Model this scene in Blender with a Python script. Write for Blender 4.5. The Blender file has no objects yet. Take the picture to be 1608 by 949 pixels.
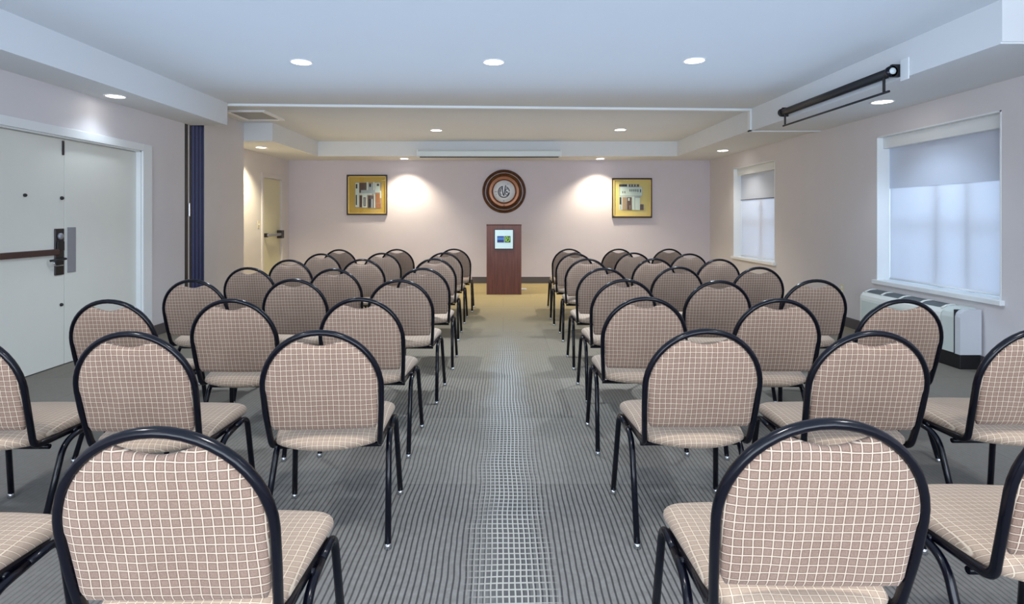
import bpy, bmesh, math, random
from mathutils import Vector, Matrix
random.seed(7)
S = bpy.context.scene
COL = S.collection
PI = math.pi

# ------------------------------------------------------------------ materials
def srgb(r, g, b):
    f = lambda c: ((c/255)/12.92 if c/255 <= .04045 else (((c/255)+.055)/1.055)**2.4)
    return (f(r), f(g), f(b), 1)

class NT:
    def __init__(s, name):
        s.m = bpy.data.materials.new(name); s.m.use_nodes = True
        s.t = s.m.node_tree; s.n = s.t.nodes; s.l = s.t.links
        s.b = s.n['Principled BSDF']
    def node(s, typ, **kw):
        n = s.n.new(typ)
        for k, v in kw.items(): setattr(n, k, v)
        return n
    def link(s, a, b): s.l.new(a, b)
    def math(s, op, a, b=None, c=None):
        n = s.node('ShaderNodeMath', operation=op)
        for i, v in enumerate((a, b, c)):
            if v is None: continue
            if isinstance(v, (int, float)): n.inputs[i].default_value = v
            else: s.link(v, n.inputs[i])
        return n.outputs[0]
    def mix(s, fac, a, b, blend='MIX'):
        n = s.node('ShaderNodeMix', data_type='RGBA', blend_type=blend)
        for i, v in ((0, fac), (6, a), (7, b)):
            if isinstance(v, (int, float)): n.inputs[i].default_value = v
            elif isinstance(v, tuple): n.inputs[i].default_value = v
            else: s.link(v, n.inputs[i])
        return n.outputs[2]
    def coords(s, kind='Object'):
        tc = s.node('ShaderNodeTexCoord')
        return tc.outputs[kind]
    def noise(s, vec, scale, detail=3, rough=.5, out=0):
        n = s.node('ShaderNodeTexNoise'); n.inputs['Scale'].default_value = scale
        n.inputs['Detail'].default_value = detail; n.inputs['Roughness'].default_value = rough
        if vec is not None: s.link(vec, n.inputs['Vector'])
        return n.outputs[out]
    def remap(s, v, a, b, c=0, d=1):
        n = s.node('ShaderNodeMapRange'); n.inputs[1].default_value = a; n.inputs[2].default_value = b
        n.inputs[3].default_value = c; n.inputs[4].default_value = d
        s.link(v, n.inputs[0]); return n.outputs[0]
    def bump(s, h, strength=.3, dist=.002):
        n = s.node('ShaderNodeBump'); n.inputs['Strength'].default_value = strength
        n.inputs['Distance'].default_value = dist
        s.link(h, n.inputs['Height']); s.link(n.outputs[0], s.b.inputs['Normal'])

def simple(name, col, rough=.5, metal=0, var=.06, scale=6, spec=.5, coat=0, bump=0, emit=0):
    m = NT(name)
    v = m.coords()
    nz = m.noise(v, scale)
    dark = tuple(c*(1-var) for c in col[:3])+(1,); lite = tuple(min(1, c*(1+var)) for c in col[:3])+(1,)
    c = m.mix(nz, dark, lite)
    m.link(c, m.b.inputs['Base Color'])
    m.b.inputs['Roughness'].default_value = rough; m.b.inputs['Metallic'].default_value = metal
    m.b.inputs['Specular IOR Level'].default_value = spec
    m.b.inputs['Coat Weight'].default_value = coat; m.b.inputs['Coat Roughness'].default_value = .08
    if bump: m.bump(m.noise(v, 260, 2), bump, .002)
    if emit:
        m.link(c, m.b.inputs['Emission Color']); m.b.inputs['Emission Strength'].default_value = emit
    return m.m

def fabric(name, axes, unroll=False):
    m = NT(name); v = m.coords()
    # slight waviness of the weave
    nv = m.noise(v, 7, 2, .5, 1)
    off = m.node('ShaderNodeVectorMath', operation='SUBTRACT'); m.link(nv, off.inputs[0]); off.inputs[1].default_value = (.5,.5,.5)
    sc = m.node('ShaderNodeVectorMath', operation='SCALE'); m.link(off.outputs[0], sc.inputs[0]); sc.inputs['Scale'].default_value = .010
    ad = m.node('ShaderNodeVectorMath', operation='ADD'); m.link(v, ad.inputs[0]); m.link(sc.outputs[0], ad.inputs[1])
    sp = m.node('ShaderNodeSeparateXYZ'); m.link(ad.outputs[0], sp.inputs[0])
    P = .0205
    def edge(a):   # distance to the nearest grid line, in cells
        d = m.math('PINGPONG', m.math('DIVIDE', a, P), .5)
        return d
    q2 = sp.outputs[axes[1]]
    if unroll: q2 = m.math('ADD', q2, sp.outputs[2])
    da, db = edge(sp.outputs[axes[0]]), edge(q2)
    d = m.math('MINIMUM', da, db)
    line = m.remap(d, .035, .075, 1, 0)
    dark = m.math('MULTIPLY', m.remap(d, .07, .11, 0, 1), m.remap(d, .13, .18, 1, 0))
    big = m.noise(v, 9, 3)
    fine = m.noise(v, 420, 2)
    base = m.mix(big, srgb(126,100,88), srgb(154,129,115))
    base = m.mix(m.remap(fine, .35, .65), base, m.mix(.3, base, srgb(184,164,146)))
    base = m.mix(m.math('MULTIPLY', dark, .7), base, srgb(98,74,62))
    linec = m.mix(big, srgb(204,187,168), srgb(224,208,188))
    c = m.mix(m.math('MULTIPLY', line, .92), base, linec)
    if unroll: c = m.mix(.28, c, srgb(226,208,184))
    m.link(c, m.b.inputs['Base Color'])
    m.b.inputs['Roughness'].default_value = .85; m.b.inputs['Specular IOR Level'].default_value = .2
    m.b.inputs['Sheen Weight'].default_value = .15
    h = m.math('ADD', m.math('MULTIPLY', line, .6), m.math('MULTIPLY', fine, .4))
    m.bump(h, .35, .002)
    return m.m

def carpet():
    m = NT('grey_lined_carpet'); v = m.coords()
    nv = m.noise(v, 1.6, 3, .5, 1)
    off = m.node('ShaderNodeVectorMath', operation='SUBTRACT'); m.link(nv, off.inputs[0]); off.inputs[1].default_value = (.5,.5,.5)
    sc = m.node('ShaderNodeVectorMath', operation='MULTIPLY'); m.link(off.outputs[0], sc.inputs[0]); sc.inputs[1].default_value = (.04,.04,0)
    ad = m.node('ShaderNodeVectorMath', operation='ADD'); m.link(v, ad.inputs[0]); m.link(sc.outputs[0], ad.inputs[1])
    sp = m.node('ShaderNodeSeparateXYZ'); m.link(ad.outputs[0], sp.inputs[0])
    sp0 = m.node('ShaderNodeSeparateXYZ'); m.link(v, sp0.inputs[0])
    x, y = sp.outputs[0], sp.outputs[1]
    # tile patchwork: each carpet tile has its own strength of lines and tone
    br = m.node('ShaderNodeTexBrick'); br.offset = .5
    br.inputs['Scale'].default_value = 1; br.inputs['Brick Width'].default_value = .9; br.inputs['Row Height'].default_value = .9
    br.inputs['Mortar Size'].default_value = .0; br.inputs['Color1'].default_value = (0,0,0,1); br.inputs['Color2'].default_value = (1,1,1,1)
    m.link(v, br.inputs['Vector'])
    tile = br.outputs['Color']
    brd = m.node('ShaderNodeTexBrick'); brd.offset = .5
    brd.inputs['Scale'].default_value = 1; brd.inputs['Brick Width'].default_value = .9; brd.inputs['Row Height'].default_value = .9
    brd.inputs['Mortar Size'].default_value = .006; brd.inputs['Color1'].default_value = (0,0,0,1); brd.inputs['Color2'].default_value = (0,0,0,1); brd.inputs['Mortar'].default_value = (1,1,1,1)
    m.link(v, brd.inputs['Vector'])
    dx = m.math('PINGPONG', m.math('DIVIDE', x, .0225), .5)
    lines = m.remap(dx, .09, .20, 1, 0)
    # the lines fade away far down the room and under the side rows
    nz = m.noise(v, 1.3, 3)
    yfade = m.remap(m.math('ADD', sp0.outputs[1], m.math('MULTIPLY', nz, 2.0)), 4.3, 7.0, 1, 0)
    ax = m.math('ABSOLUTE', sp0.outputs[0])
    xfade = m.remap(m.math('ADD', ax, nz), 1.1, 2.6, 1, .15)
    tilef = m.remap(tile, 0, 1, .6, 1)
    lf = m.math('MULTIPLY', m.math('MULTIPLY', lines, m.math('MULTIPLY', yfade, xfade)), tilef)
    # middle runner with a light open grid
    dgx = m.math('PINGPONG', m.math('DIVIDE', x, .0215), .5)
    dgy = m.math('PINGPONG', m.math('DIVIDE', y, .034), .5)
    dg = m.math('MINIMUM', dgx, m.math('MULTIPLY', dgy, 1.3))
    grid = m.remap(dg, .09, .17, 1, 0)
    cx = m.math('ABSOLUTE', m.math('SUBTRACT', sp0.outputs[0], .03))
    cm = m.remap(m.math('ADD', cx, m.math('MULTIPLY', m.noise(v, 5, 3), .16)), .13, .25, 1, 0)
    cy = m.remap(m.math('ADD', sp0.outputs[1], nz), 5.0, 7.0, 1, 0)
    cm = m.math('MULTIPLY', cm, cy)
    fine = m.noise(v, 190, 3, .7)
    mid = m.noise(v, 30, 4, .6)
    base = m.mix(nz, srgb(130,129,126), srgb(148,146,142))
    base = m.mix(m.math('MULTIPLY', tile, .55), base, srgb(106,106,106))
    base = m.mix(m.remap(fine, .3, .7), m.mix(.25, base, srgb(70,72,76)), base)
    base = m.mix(m.remap(mid, .35, .7, 0, .35), base, srgb(160,162,162))
    base = m.mix(m.remap(sp0.outputs[1], 1.8, 5.5, 0, .6), base, srgb(142,128,102))  # warm lamplight starts here, mixed into the carpet colour
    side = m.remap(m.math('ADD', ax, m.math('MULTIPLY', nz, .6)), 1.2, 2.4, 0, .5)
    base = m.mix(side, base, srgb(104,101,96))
    warm = m.remap(sp0.outputs[1], 6.0, 9.0, 0, .85)  # yellow cast of the far lamps put into the carpet colour
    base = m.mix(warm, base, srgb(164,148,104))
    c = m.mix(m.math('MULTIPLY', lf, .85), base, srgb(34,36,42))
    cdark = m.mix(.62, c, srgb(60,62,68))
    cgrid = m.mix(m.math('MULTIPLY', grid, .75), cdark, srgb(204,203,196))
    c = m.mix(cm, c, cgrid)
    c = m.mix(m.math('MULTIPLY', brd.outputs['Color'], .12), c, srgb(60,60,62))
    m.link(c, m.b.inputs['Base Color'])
    m.b.inputs['Roughness'].default_value = .95; m.b.inputs['Specular IOR Level'].default_value = .15
    m.bump(m.math('ADD', fine, m.math('MULTIPLY', lf, -.6)), .5, .004)
    return m.m

def wood(name, c1, c2, rough=.4):
    m = NT(name); v = m.coords()
    mp = m.node('ShaderNodeMapping'); mp.inputs['Scale'].default_value = (14, 14, .8); m.link(v, mp.inputs[0])
    n1 = m.noise(mp.outputs[0], 3, 5, .6)
    n2 = m.noise(mp.outputs[0], 14, 3, .6)
    c = m.mix(m.remap(n1, .3, .7), c1, c2)
    c = m.mix(m.remap(n2, .55, .8, 0, .4), c, tuple(q*.5 for q in c1[:3])+(1,))
    m.link(c, m.b.inputs['Base Color']); m.b.inputs['Roughness'].default_value = rough
    return m.m

def emis(name, col, strength):
    m = NT(name)
    m.b.inputs['Base Color'].default_value = (.9,.9,.9,1)
    m.b.inputs['Emission Color'].default_value = col; m.b.inputs['Emission Strength'].default_value = strength
    return m.m

def shade_mat(name, col, trans, emit=0):
    m = NT(name)
    v = m.coords(); mp = m.node('ShaderNodeMapping'); mp.inputs['Scale'].default_value = (1, 260, 260); m.link(v, mp.inputs[0])
    nz = m.noise(mp.outputs[0], 1, 1)
    c = m.mix(nz, tuple(q*.96 for q in col[:3])+(1,), col)
    d = m.node('ShaderNodeBsdfDiffuse'); t = m.node('ShaderNodeBsdfTranslucent'); mx = m.node('ShaderNodeMixShader')
    m.link(c, d.inputs[0]); m.link(c, t.inputs[0]); mx.inputs[0].default_value = trans
    m.link(d.outputs[0], mx.inputs[1]); m.link(t.outputs[0], mx.inputs[2])
    m.link(mx.outputs[0], m.n['Material Output'].inputs[0])
    return m.m

def glass():
    m = NT('window_glass')
    nz = m.noise(m.coords(), 2)
    c = m.mix(nz, (.88,.95,.97,1), (.93,.98,1,1))
    tr = m.node('ShaderNodeBsdfTransparent'); gl = m.node('ShaderNodeBsdfGlossy'); mx = m.node('ShaderNodeMixShader')
    m.link(c, tr.inputs[0]); gl.inputs['Roughness'].default_value = .02; mx.inputs[0].default_value = .03
    m.link(tr.outputs[0], mx.inputs[1]); m.link(gl.outputs[0], mx.inputs[2]); m.link(mx.outputs[0], m.n['Material Output'].inputs[0])
    return m.m

M = dict(
    wall=simple('warm_grey_vinyl_wallcovering', srgb(216,212,214), .8, var=.03, scale=3, bump=.1),
    wallback=simple('mauve_grey_wallcovering', srgb(208,202,211), .8, var=.03, scale=3, bump=.1),
    ceil=simple('ceiling_paint', srgb(222,226,230), .9, var=.015, scale=2),
    soffit=simple('soffit_paint', srgb(222,225,228), .85, var=.015, scale=2),
    white=simple('white_trim_paint', srgb(232,236,238), .45, var=.02),
    door=simple('cream_door_laminate', srgb(226,227,220), .45, var=.02),
    doorb=simple('yellow_cream_door', srgb(212,208,180), .45, var=.02),
    base=simple('dark_vinyl_baseboard', srgb(84,80,82), .5, var=.05),
    black=simple('black_plastic', srgb(22,22,26), .45, var=.1),
    frame=simple('navy_black_tube_enamel', srgb(7,9,21), .2, .0, var=.15, spec=.35, coat=.0),
    chrome=simple('chrome_glide', srgb(200,205,210), .2, 1, var=.03),
    steel=simple('brushed_grey_plate', srgb(150,152,160), .5, .3, var=.05),
    darkmetal=simple('dark_bronze_metal', srgb(60,56,58), .35, .6, var=.1),
    brownrail=simple('brown_door_rail', srgb(70,48,44), .5, var=.1),
    navy=simple('navy_partition_vinyl', srgb(48,50,92), .55, var=.1),
    carpet=carpet(),
    fab_back=fabric('beige_check_fabric_back', (0, 2)),
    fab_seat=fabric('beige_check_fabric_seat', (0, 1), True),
    lect=wood('walnut_laminate', srgb(84,44,36), srgb(118,66,54)),
    copper=wood('copper_brown_lacquer', srgb(52,28,16), srgb(96,54,28), .2),
    copperin=simple('amber_bronze_ring', srgb(128,76,38), .25, .3, var=.3, scale=9),
    dial=simple('pale_blue_dial', srgb(238,244,252), .5, var=.03),
    ink=simple('navy_ink', srgb(38,40,72), .5),
    gold=simple('gold_picture_moulding', srgb(222,190,110), .3, .5, var=.1),
    mat1=simple('ochre_picture_mat', srgb(218,166,62), .6, var=.08),
    mat2=simple('pale_gold_picture_mat', srgb(246,206,120), .6, var=.08),
    pframe=simple('dark_picture_moulding', srgb(44,32,24), .35),
    p_white=simple('print_cream', srgb(236,230,218), .7), p_tan=simple('print_tan', srgb(190,150,120), .7),
    p_brown=simple('print_brown', srgb(110,76,66), .7), p_dark=simple('print_dark', srgb(50,44,46), .7),
    p_orange=simple('print_rust', srgb(190,110,50), .7), p_grey=simple('print_grey', srgb(196,190,190), .7),
    sign_face=simple('pale_cyan_sign_face', srgb(205,236,246), .4, emit=.15), sign_edge=simple('dark_sign_edge', srgb(40,36,44), .4),  # sign face has a faint glow put into its material
    sign_blue=simple('deep_blue_print', srgb(0,36,120), .4), sign_lblue=simple('sky_blue_print', srgb(60,130,220), .4),
    sign_green=simple('dark_green_print', srgb(0,66,28), .4), sign_lime=simple('lime_green_print', srgb(150,214,60), .4),
    ac=simple('ivory_appliance_plastic', srgb(226,230,226), .4, var=.02),
    acside=simple('pale_grey_green_panel', srgb(206,216,212), .45, var=.02),
    acsleeve=simple('pale_blue_grey_sleeve', srgb(204,208,214), .5, var=.02),
    acdark=simple('dark_vent', srgb(86,94,98), .5, var=.1),
    screen=simple('white_screen_case', srgb(214,224,226), .4, var=.02),
    lens=emis('lit_downlight_lens', (1,.96,.9,1), 9),
    ringm=simple('white_downlight_trim', srgb(240,240,240), .4),
    shade=shade_mat('translucent_roller_shade', (.86,.89,.96,1), .28),
    shadeup=simple('blue_grey_shade_cloth', srgb(206,216,234), .8, var=.02),
    glass=glass(),
    beige=simple('beige_plastic_plate', srgb(214,206,176), .4),
    panel=simple('grey_access_panel', srgb(150,154,158), .6),
)

# ------------------------------------------------------------------ mesh helpers
def finish(name, bm, mats, parent=None, smooth=False, recalc=True):
    if recalc: bmesh.ops.recalc_face_normals(bm, faces=bm.faces)
    me = bpy.data.meshes.new(name); bm.to_mesh(me); bm.free()
    if not isinstance(mats, (list, tuple)): mats = [mats]
    for m in mats: me.materials.append(m)
    if smooth:
        for p in me.polygons: p.use_smooth = True
    o = bpy.data.objects.new(name, me); COL.objects.link(o)
    if parent is not None: o.parent = parent
    return o

def box(bm, x0, x1, y0, y1, z0, z1, mi=0, bev=0):
    vs = [bm.verts.new((x, y, z)) for x in (x0, x1) for y in (y0, y1) for z in (z0, z1)]
    idx = [(0,1,3,2), (4,6,7,5), (0,4,5,1), (2,3,7,6), (0,2,6,4), (1,5,7,3)]
    fs = []
    for f in idx:
        fc = bm.faces.new([vs[i] for i in f]); fc.material_index = mi; fs.append(fc)
    if bev:
        es = {e for f in fs for e in f.edges}
        r = bmesh.ops.bevel(bm, geom=list(es), offset=bev, segments=2, affect='EDGES', profile=.5)
        for f in r['faces']: f.material_index = mi

def boxobj(name, dims, mat, parent=None, bev=0):
    bm = bmesh.new(); box(bm, *dims, bev=bev)
    return finish(name, bm, mat, parent)

def tube(bm, pts, rx, ry=None, n=10, closed=False, cap=True, up=None, mi=0):
    ry = ry or rx
    P = [Vector(p) for p in pts]; N = len(P); rings = []
    ref = Vector(up) if up else None
    prev = None
    for i in range(N):
        if closed: t = P[(i+1) % N]-P[i-1]
        else: t = P[min(i+1, N-1)]-P[max(i-1, 0)]
        t.normalize()
        if ref is not None: a = ref-t*ref.dot(t)
        elif prev is None:
            r = Vector((0,0,1)) if abs(t.z) < .9 else Vector((1,0,0)); a = r-t*r.dot(t)
        else: a = prev-t*prev.dot(t)
        a.normalize(); prev = a; b = t.cross(a)
        rings.append([bm.verts.new(P[i]+a*(rx*math.cos(2*PI*k/n))+b*(ry*math.sin(2*PI*k/n))) for k in range(n)])
    for i in range(N if closed else N-1):
        A, B = rings[i], rings[(i+1) % N]
        for k in range(n):
            f = bm.faces.new((A[k], A[(k+1) % n], B[(k+1) % n], B[k])); f.material_index = mi; f.smooth = True
    if cap and not closed:
        bm.faces.new(rings[0][::-1]).material_index = mi; bm.faces.new(rings[-1]).material_index = mi

def fillet(pts, r, seg=6):
    """round the interior corners of a 3-D polyline"""
    P = [Vector(p) for p in pts]; out = [P[0]]
    for i in range(1, len(P)-1):
        a = (P[i-1]-P[i]); b = (P[i+1]-P[i]); rr = min(r, a.length*.49, b.length*.49)
        A = P[i]+a.normalized()*rr; B = P[i]+b.normalized()*rr
        for k in range(seg+1):
            t = k/seg; out.append(A*(1-t)**2+P[i]*2*t*(1-t)+B*t*t)
    out.append(P[-1]); return out

def pillow(bm, outline, centre, fn, thick_a, thick_b, rings=7, power=2.6, mi=0, offs=0):
    """domed pad: 2-D outline, star-shaped about centre; fn(u,v,w) -> 3-D"""
    n = len(outline); cx, cy = centre
    def side(sign, th):
        R = []
        for k in range(rings+1):
            # s from 1 (rim) to 0
            a = (k/rings)*PI/2
            s = math.cos(a)**(2/power) if k < rings else 0
            w = sign*th*(math.sin(a)**(2/power) if k else 0)
            # keep most of the face: remap so the dome is only near the rim
            R.append((s, w))
        return R
    rim = [bm.verts.new(fn(cx+(u-cx), cy+(v-cy), 0)) for u, v in outline]
    for sign, th in ((1, thick_a), (-1, thick_b)):
        prev = rim
        for k in range(1, rings):
            q = k/rings
            inset = (1-q)**1.0
            # rim zone: quickly rising over the first 22% of radius
            s = 1-.24*(1-math.cos(q*PI/2)) if q < .999 else .7
            w = sign*th*math.sin(q*PI/2)**.9*.86
            ring = [bm.verts.new(fn(cx+(u-cx)*s, cy+(v-cy)*s, w)) for u, v in outline]
            for i in range(n):
                f = bm.faces.new((prev[i], prev[(i+1) % n], ring[(i+1) % n], ring[i])); f.smooth = True; f.material_index = mi
            prev = ring
        for s, ww in ((.5, .95), (.25, .99)):
            ring = [bm.verts.new(fn(cx+(u-cx)*s, cy+(v-cy)*s, sign*th*ww)) for u, v in outline]
            for i in range(n):
                f = bm.faces.new((prev[i], prev[(i+1) % n], ring[(i+1) % n], ring[i])); f.smooth = True; f.material_index = mi
            prev = ring
        c = bm.verts.new(fn(cx, cy, sign*th))
        for i in range(n):
            f = bm.faces.new((prev[i], prev[(i+1) % n], c)); f.smooth = True; f.material_index = mi

def prism(bm, prof, y0, y1, mi=0):
    """profile in (x,z) extruded along y"""
    A = [bm.verts.new((x, y0, z)) for x, z in prof]; B = [bm.verts.new((x, y1, z)) for x, z in prof]
    n = len(prof)
    for i in range(n):
        bm.faces.new((A[i], A[(i+1) % n], B[(i+1) % n], B[i])).material_index = mi
    bm.faces.new(A).material_index = mi; bm.faces.new(B[::-1]).material_index = mi

def lathe(bm, prof, centre, axis='Z', n=48, mi=0, smooth=True, split=None):
    """prof = list of (r, h); axis direction of h; closed at r=0 ends"""
    c = Vector(centre); rings = []
    def pt(r, h, a):
        if axis == 'Z': return c+Vector((r*math.cos(a), r*math.sin(a), h))
        return c+Vector((r*math.cos(a), h, r*math.sin(a)))
    for r, h in prof:
        if r == 0: rings.append([bm.verts.new(pt(0, h, 0))])
        else: rings.append([bm.verts.new(pt(r, h, 2*PI*k/n)) for k in range(n)])
    for i in range(len(rings)-1):
        A, B = rings[i], rings[i+1]
        for k in range(n):
            k2 = (k+1) % n
            vs = [A[k % len(A)], A[k2 % len(A)], B[k2 % len(B)], B[k % len(B)]]
            u = []
            for q in vs:
                if q not in u: u.append(q)
            if len(u) > 2:
                f = bm.faces.new(u); f.smooth = smooth; f.material_index = mi

def empty(name, loc=(0,0,0), rz=0):
    o = bpy.data.objects.new(name, None); COL.objects.link(o)
    o.location = loc; o.rotation_euler = (0, 0, rz); o.empty_display_size = .1
    return o
def tag(o, label=None, cat=None, group=None, kind=None):
    if label: o['label'] = label
    if cat: o['category'] = cat
    if group: o['group'] = group
    if kind: o['kind'] = kind
    return o
def st(o, label=None, cat=None): return tag(o, label, cat, kind='structure')

# ------------------------------------------------------------------ room dimensions
XL, XLF, XR, YB = -3.79, -4.20, 4.055, 10.98
HC, HS = 2.675, 2.405
Y0 = -3.2
def wallx(name, x0, x1, y0, y1, z0, z1, holes, mat):
    """wall slab normal to X with rectangular openings (ya,yb,za,zb)"""
    ys = sorted({y0, y1, *[h[0] for h in holes], *[h[1] for h in holes]})
    zs = sorted({z0, z1, *[h[2] for h in holes], *[h[3] for h in holes]})
    bm = bmesh.new()
    def solid(i, j):
        if i < 0 or j < 0 or i >= len(ys)-1 or j >= len(zs)-1: return False
        cy, cz = (ys[i]+ys[i+1])/2, (zs[j]+zs[j+1])/2
        return not any(h[0] < cy < h[1] and h[2] < cz < h[3] for h in holes)
    def q(*p): bm.faces.new([bm.verts.new(v) for v in p])
    for i in range(len(ys)-1):
        for j in range(len(zs)-1):
            if not solid(i, j): continue
            a, b, c, d = ys[i], ys[i+1], zs[j], zs[j+1]
            q((x0,a,c),(x0,b,c),(x0,b,d),(x0,a,d)); q((x1,a,c),(x1,b,c),(x1,b,d),(x1,a,d))
            if not solid(i-1, j): q((x0,a,c),(x1,a,c),(x1,a,d),(x0,a,d))
            if not solid(i+1, j): q((x0,b,c),(x1,b,c),(x1,b,d),(x0,b,d))
            if not solid(i, j-1): q((x0,a,c),(x1,a,c),(x1,b,c),(x0,b,c))
            if not solid(i, j+1): q((x0,a,d),(x1,a,d),(x1,b,d),(x0,b,d))
    bmesh.ops.remove_doubles(bm, verts=bm.verts, dist=1e-5)
    return st(finish(name, bm, mat))

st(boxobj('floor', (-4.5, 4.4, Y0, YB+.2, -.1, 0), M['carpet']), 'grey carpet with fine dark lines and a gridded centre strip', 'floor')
st(boxobj('ceiling', (-4.5, 4.4, Y0, YB+.2, HC, HC+.1), M['ceil']), 'pale painted ceiling', 'ceiling')
st(boxobj('wall_back', (-4.5, 4.4, YB, YB+.2, 0, HC), M['wallback']), 'mauve grey end wall behind the lectern', 'wall')
W1 = (4.56, 6.08, .60, 2.16); W2 = (8.36, 9.86, .60, 2.15)
wallx('wall_right', XR, XR+.26, Y0, YB, 0, HC, [W1, W2], M['wall'])
D1 = (3.93, 5.87, 0, 1.985)
wallx('wall_left', XL-.2, XL, Y0, 6.67, 0, HC, [(D1[0]-.01, D1[1]+.01, 0, 1.995)], M['wall'])
st(boxobj('wall_pocket', (-4.45, -4.25, 6.4, 7.3, 0, HC), M['wall']), 'recess wall behind the folded partition', 'wall')
st(boxobj('wall_pier', (-4.45, XL, 7.11, 8.19, 0, HC), M['wall']), 'beige wall pier beside the folded partition', 'wall')
D2 = (9.80, 10.60, 0, 2.0)
wallx('wall_alcove', XLF-.2, XLF, 8.19, YB, 0, HC, [(D2[0]-.01, D2[1]+.01, 0, 2.01)], M['wall'])
# soffits
st(boxobj('ceiling_soffit', (XL, -3.34, Y0, 6.79, HS, HC), M['soffit']), 'boxed soffit above the double door', 'soffit')
bm = bmesh.new()
def poly_prism(bm, pts, z0, z1):
    A = [bm.verts.new((x, y, z0)) for x, y in pts]; B = [bm.verts.new((x, y, z1)) for x, y in pts]; n = len(pts)
    for i in range(n): bm.faces.new((A[i], A[(i+1) % n], B[(i+1) % n], B[i]))
    bm.faces.new(A); bm.faces.new(B[::-1])
poly_prism(bm, [(XLF, 8.19), (-3.37, 8.19), (-3.37, 10.2), (3.17, 10.2), (3.17, 3.56), (XR, 3.56), (XR, YB), (XLF, YB)], HS, HC)
st(finish('ceiling_soffit', bm, M['soffit']), 'boxed soffit running over windows and end wall', 'soffit')
# partition track across the ceiling, slightly skewed
bm = bmesh.new()
def skew(ya, yb, x0, x1, w, z0, z1):
    poly_prism(bm, [(x0, ya), (x1, yb), (x1, yb+w), (x0, ya+w)], z0, z1)
skew(6.80, 7.14, XL+.02, 3.17, .07, HC-.028, HC)
st(finish('trim_1', bm, M['white']), 'white partition track crossing the ceiling', 'trim')
bm = bmesh.new(); box(bm, 3.145, 3.169, 7.14, 7.21, HS-.02, HC); box(bm, 3.145, XR, 7.14, 7.21, HS-.022, HS-.001)
st(finish('trim_2', bm, M['white']), 'white partition track wrapping the right soffit', 'trim')
bm = bmesh.new(); box(bm, 3.169, XR, 3.57, 7.13, HS-.012, HS)
st(finish('trim_3', bm, M['soffit']), 'lower board under the near right soffit', 'trim')
# baseboards
def bb(name, *d): st(boxobj(name, d, M['base'], bev=.003), 'dark vinyl baseboard', 'baseboard')
bb('baseboard_back', XLF, XR, YB-.015, YB, 0, .125)
bb('baseboard_right', XR-.015, XR, Y0, YB-.015, 0, .115)
bb('baseboard_left', XL, XL+.015, 6.05, 6.67, 0, .115)
bb('baseboard_left', XL, XL+.015, Y0, 3.75, 0, .115)
bb('baseboard_pier', XL, XL+.015, 7.12, 8.19, 0, .115)
bb('baseboard_alcove', XLF, XLF+.015, 8.2, 9.7, 0, .115)

# ------------------------------------------------------------------ windows
def window(idx, w, label, split, shade_lab, mull):
    ya, yb, za, zb = w
    r = st(empty('window_%d' % idx, (XR, (ya+yb)/2, za)), label, 'window')
    cy, cz = (ya+yb)/2, za
    def ch(name, dims, mat, bev=0):
        x0, x1, a, b, c, d = dims
        return boxobj(name, (x0-XR, x1-XR, a-cy, b-cy, c-cz, d-cz), mat, r, bev)
    # jamb lining
    bm = bmesh.new()
    L = .012
    for d in ((XR-.004, XR+.25, ya, ya+L, za, zb), (XR-.004, XR+.25, yb-L, yb, za, zb), (XR-.004, XR+.25, ya, yb, zb-L, zb)):
        box(bm, d[0]-XR, d[1]-XR, d[2]-cy, d[3]-cy, d[4]-cz, d[5]-cz)
    finish('window_frame', bm, M['white'], r)
    ch('window_sill', (XR-.04, XR+.24, ya-.03, yb+.03, za-.03, za+.012), M['white'], .004)
    ch('header', (XR+.06, XR+.15, ya+L, yb-L, zb-.13, zb-L), M['white'], .004)
    # sash with mullions and panes
    bm = bmesh.new(); f = .05; X0, X1 = .19, .23
    a, b, c, d = ya-cy+L, yb-cy-L, .012, zb-cz-L
    box(bm, X0, X1, a, a+f, c, d); box(bm, X0, X1, b-f, b, c, d); box(bm, X0, X1, a, b, c, c+f); box(bm, X0, X1, a, b, d-f, d)
    for my in mull: box(bm, X0-.015, X1, my-cy-.03, my-cy+.03, c, d)
    box(bm, X0, X1, a, b, split[0]-cz-.02, split[0]-cz+.02)
    finish('sash', bm, M['steel'], r)
    ch('pane', (XR+.205, XR+.211, ya+L+f, yb-L-f, za+f+.012, zb-f-L), M['glass'])
    s = empty('roller_shade', (XR+.12, cy, za)); tag(s, shade_lab, 'window shade', 'roller shades in the right wall windows')
    boxobj('shade_cloth', (.012, .016, ya-cy+.02, yb-cy-.02, .03, zb-za-.11), M['shade'], s)
    bm = bmesh.new(); tube(bm, [(.012, ya-cy+.02, .03), (.012, yb-cy-.02, .03)], .010)
    finish('hem_bar', bm, M['white'], s)
    boxobj('upper_cloth', (.006, .010, ya-cy+.018, yb-cy-.018, split[1]-za, zb-za-.11), M['shadeup'], s)
    if split[2]:
        boxobj('divider_bar', (-.002, .012, ya-cy+.018, yb-cy-.018, split[1]-za-.012, split[1]-za), M['base'], s)
window(1, W1, 'large white framed window nearest the camera in the right wall', (1.2, 1.60, False), 'white translucent roller shade drawn down in the nearer large window', [5.06, 5.42])
window(2, W2, 'white framed window further along the right wall', (1.2, 1.60, True), 'white roller shade drawn down in the farther window', [9.1])

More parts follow.
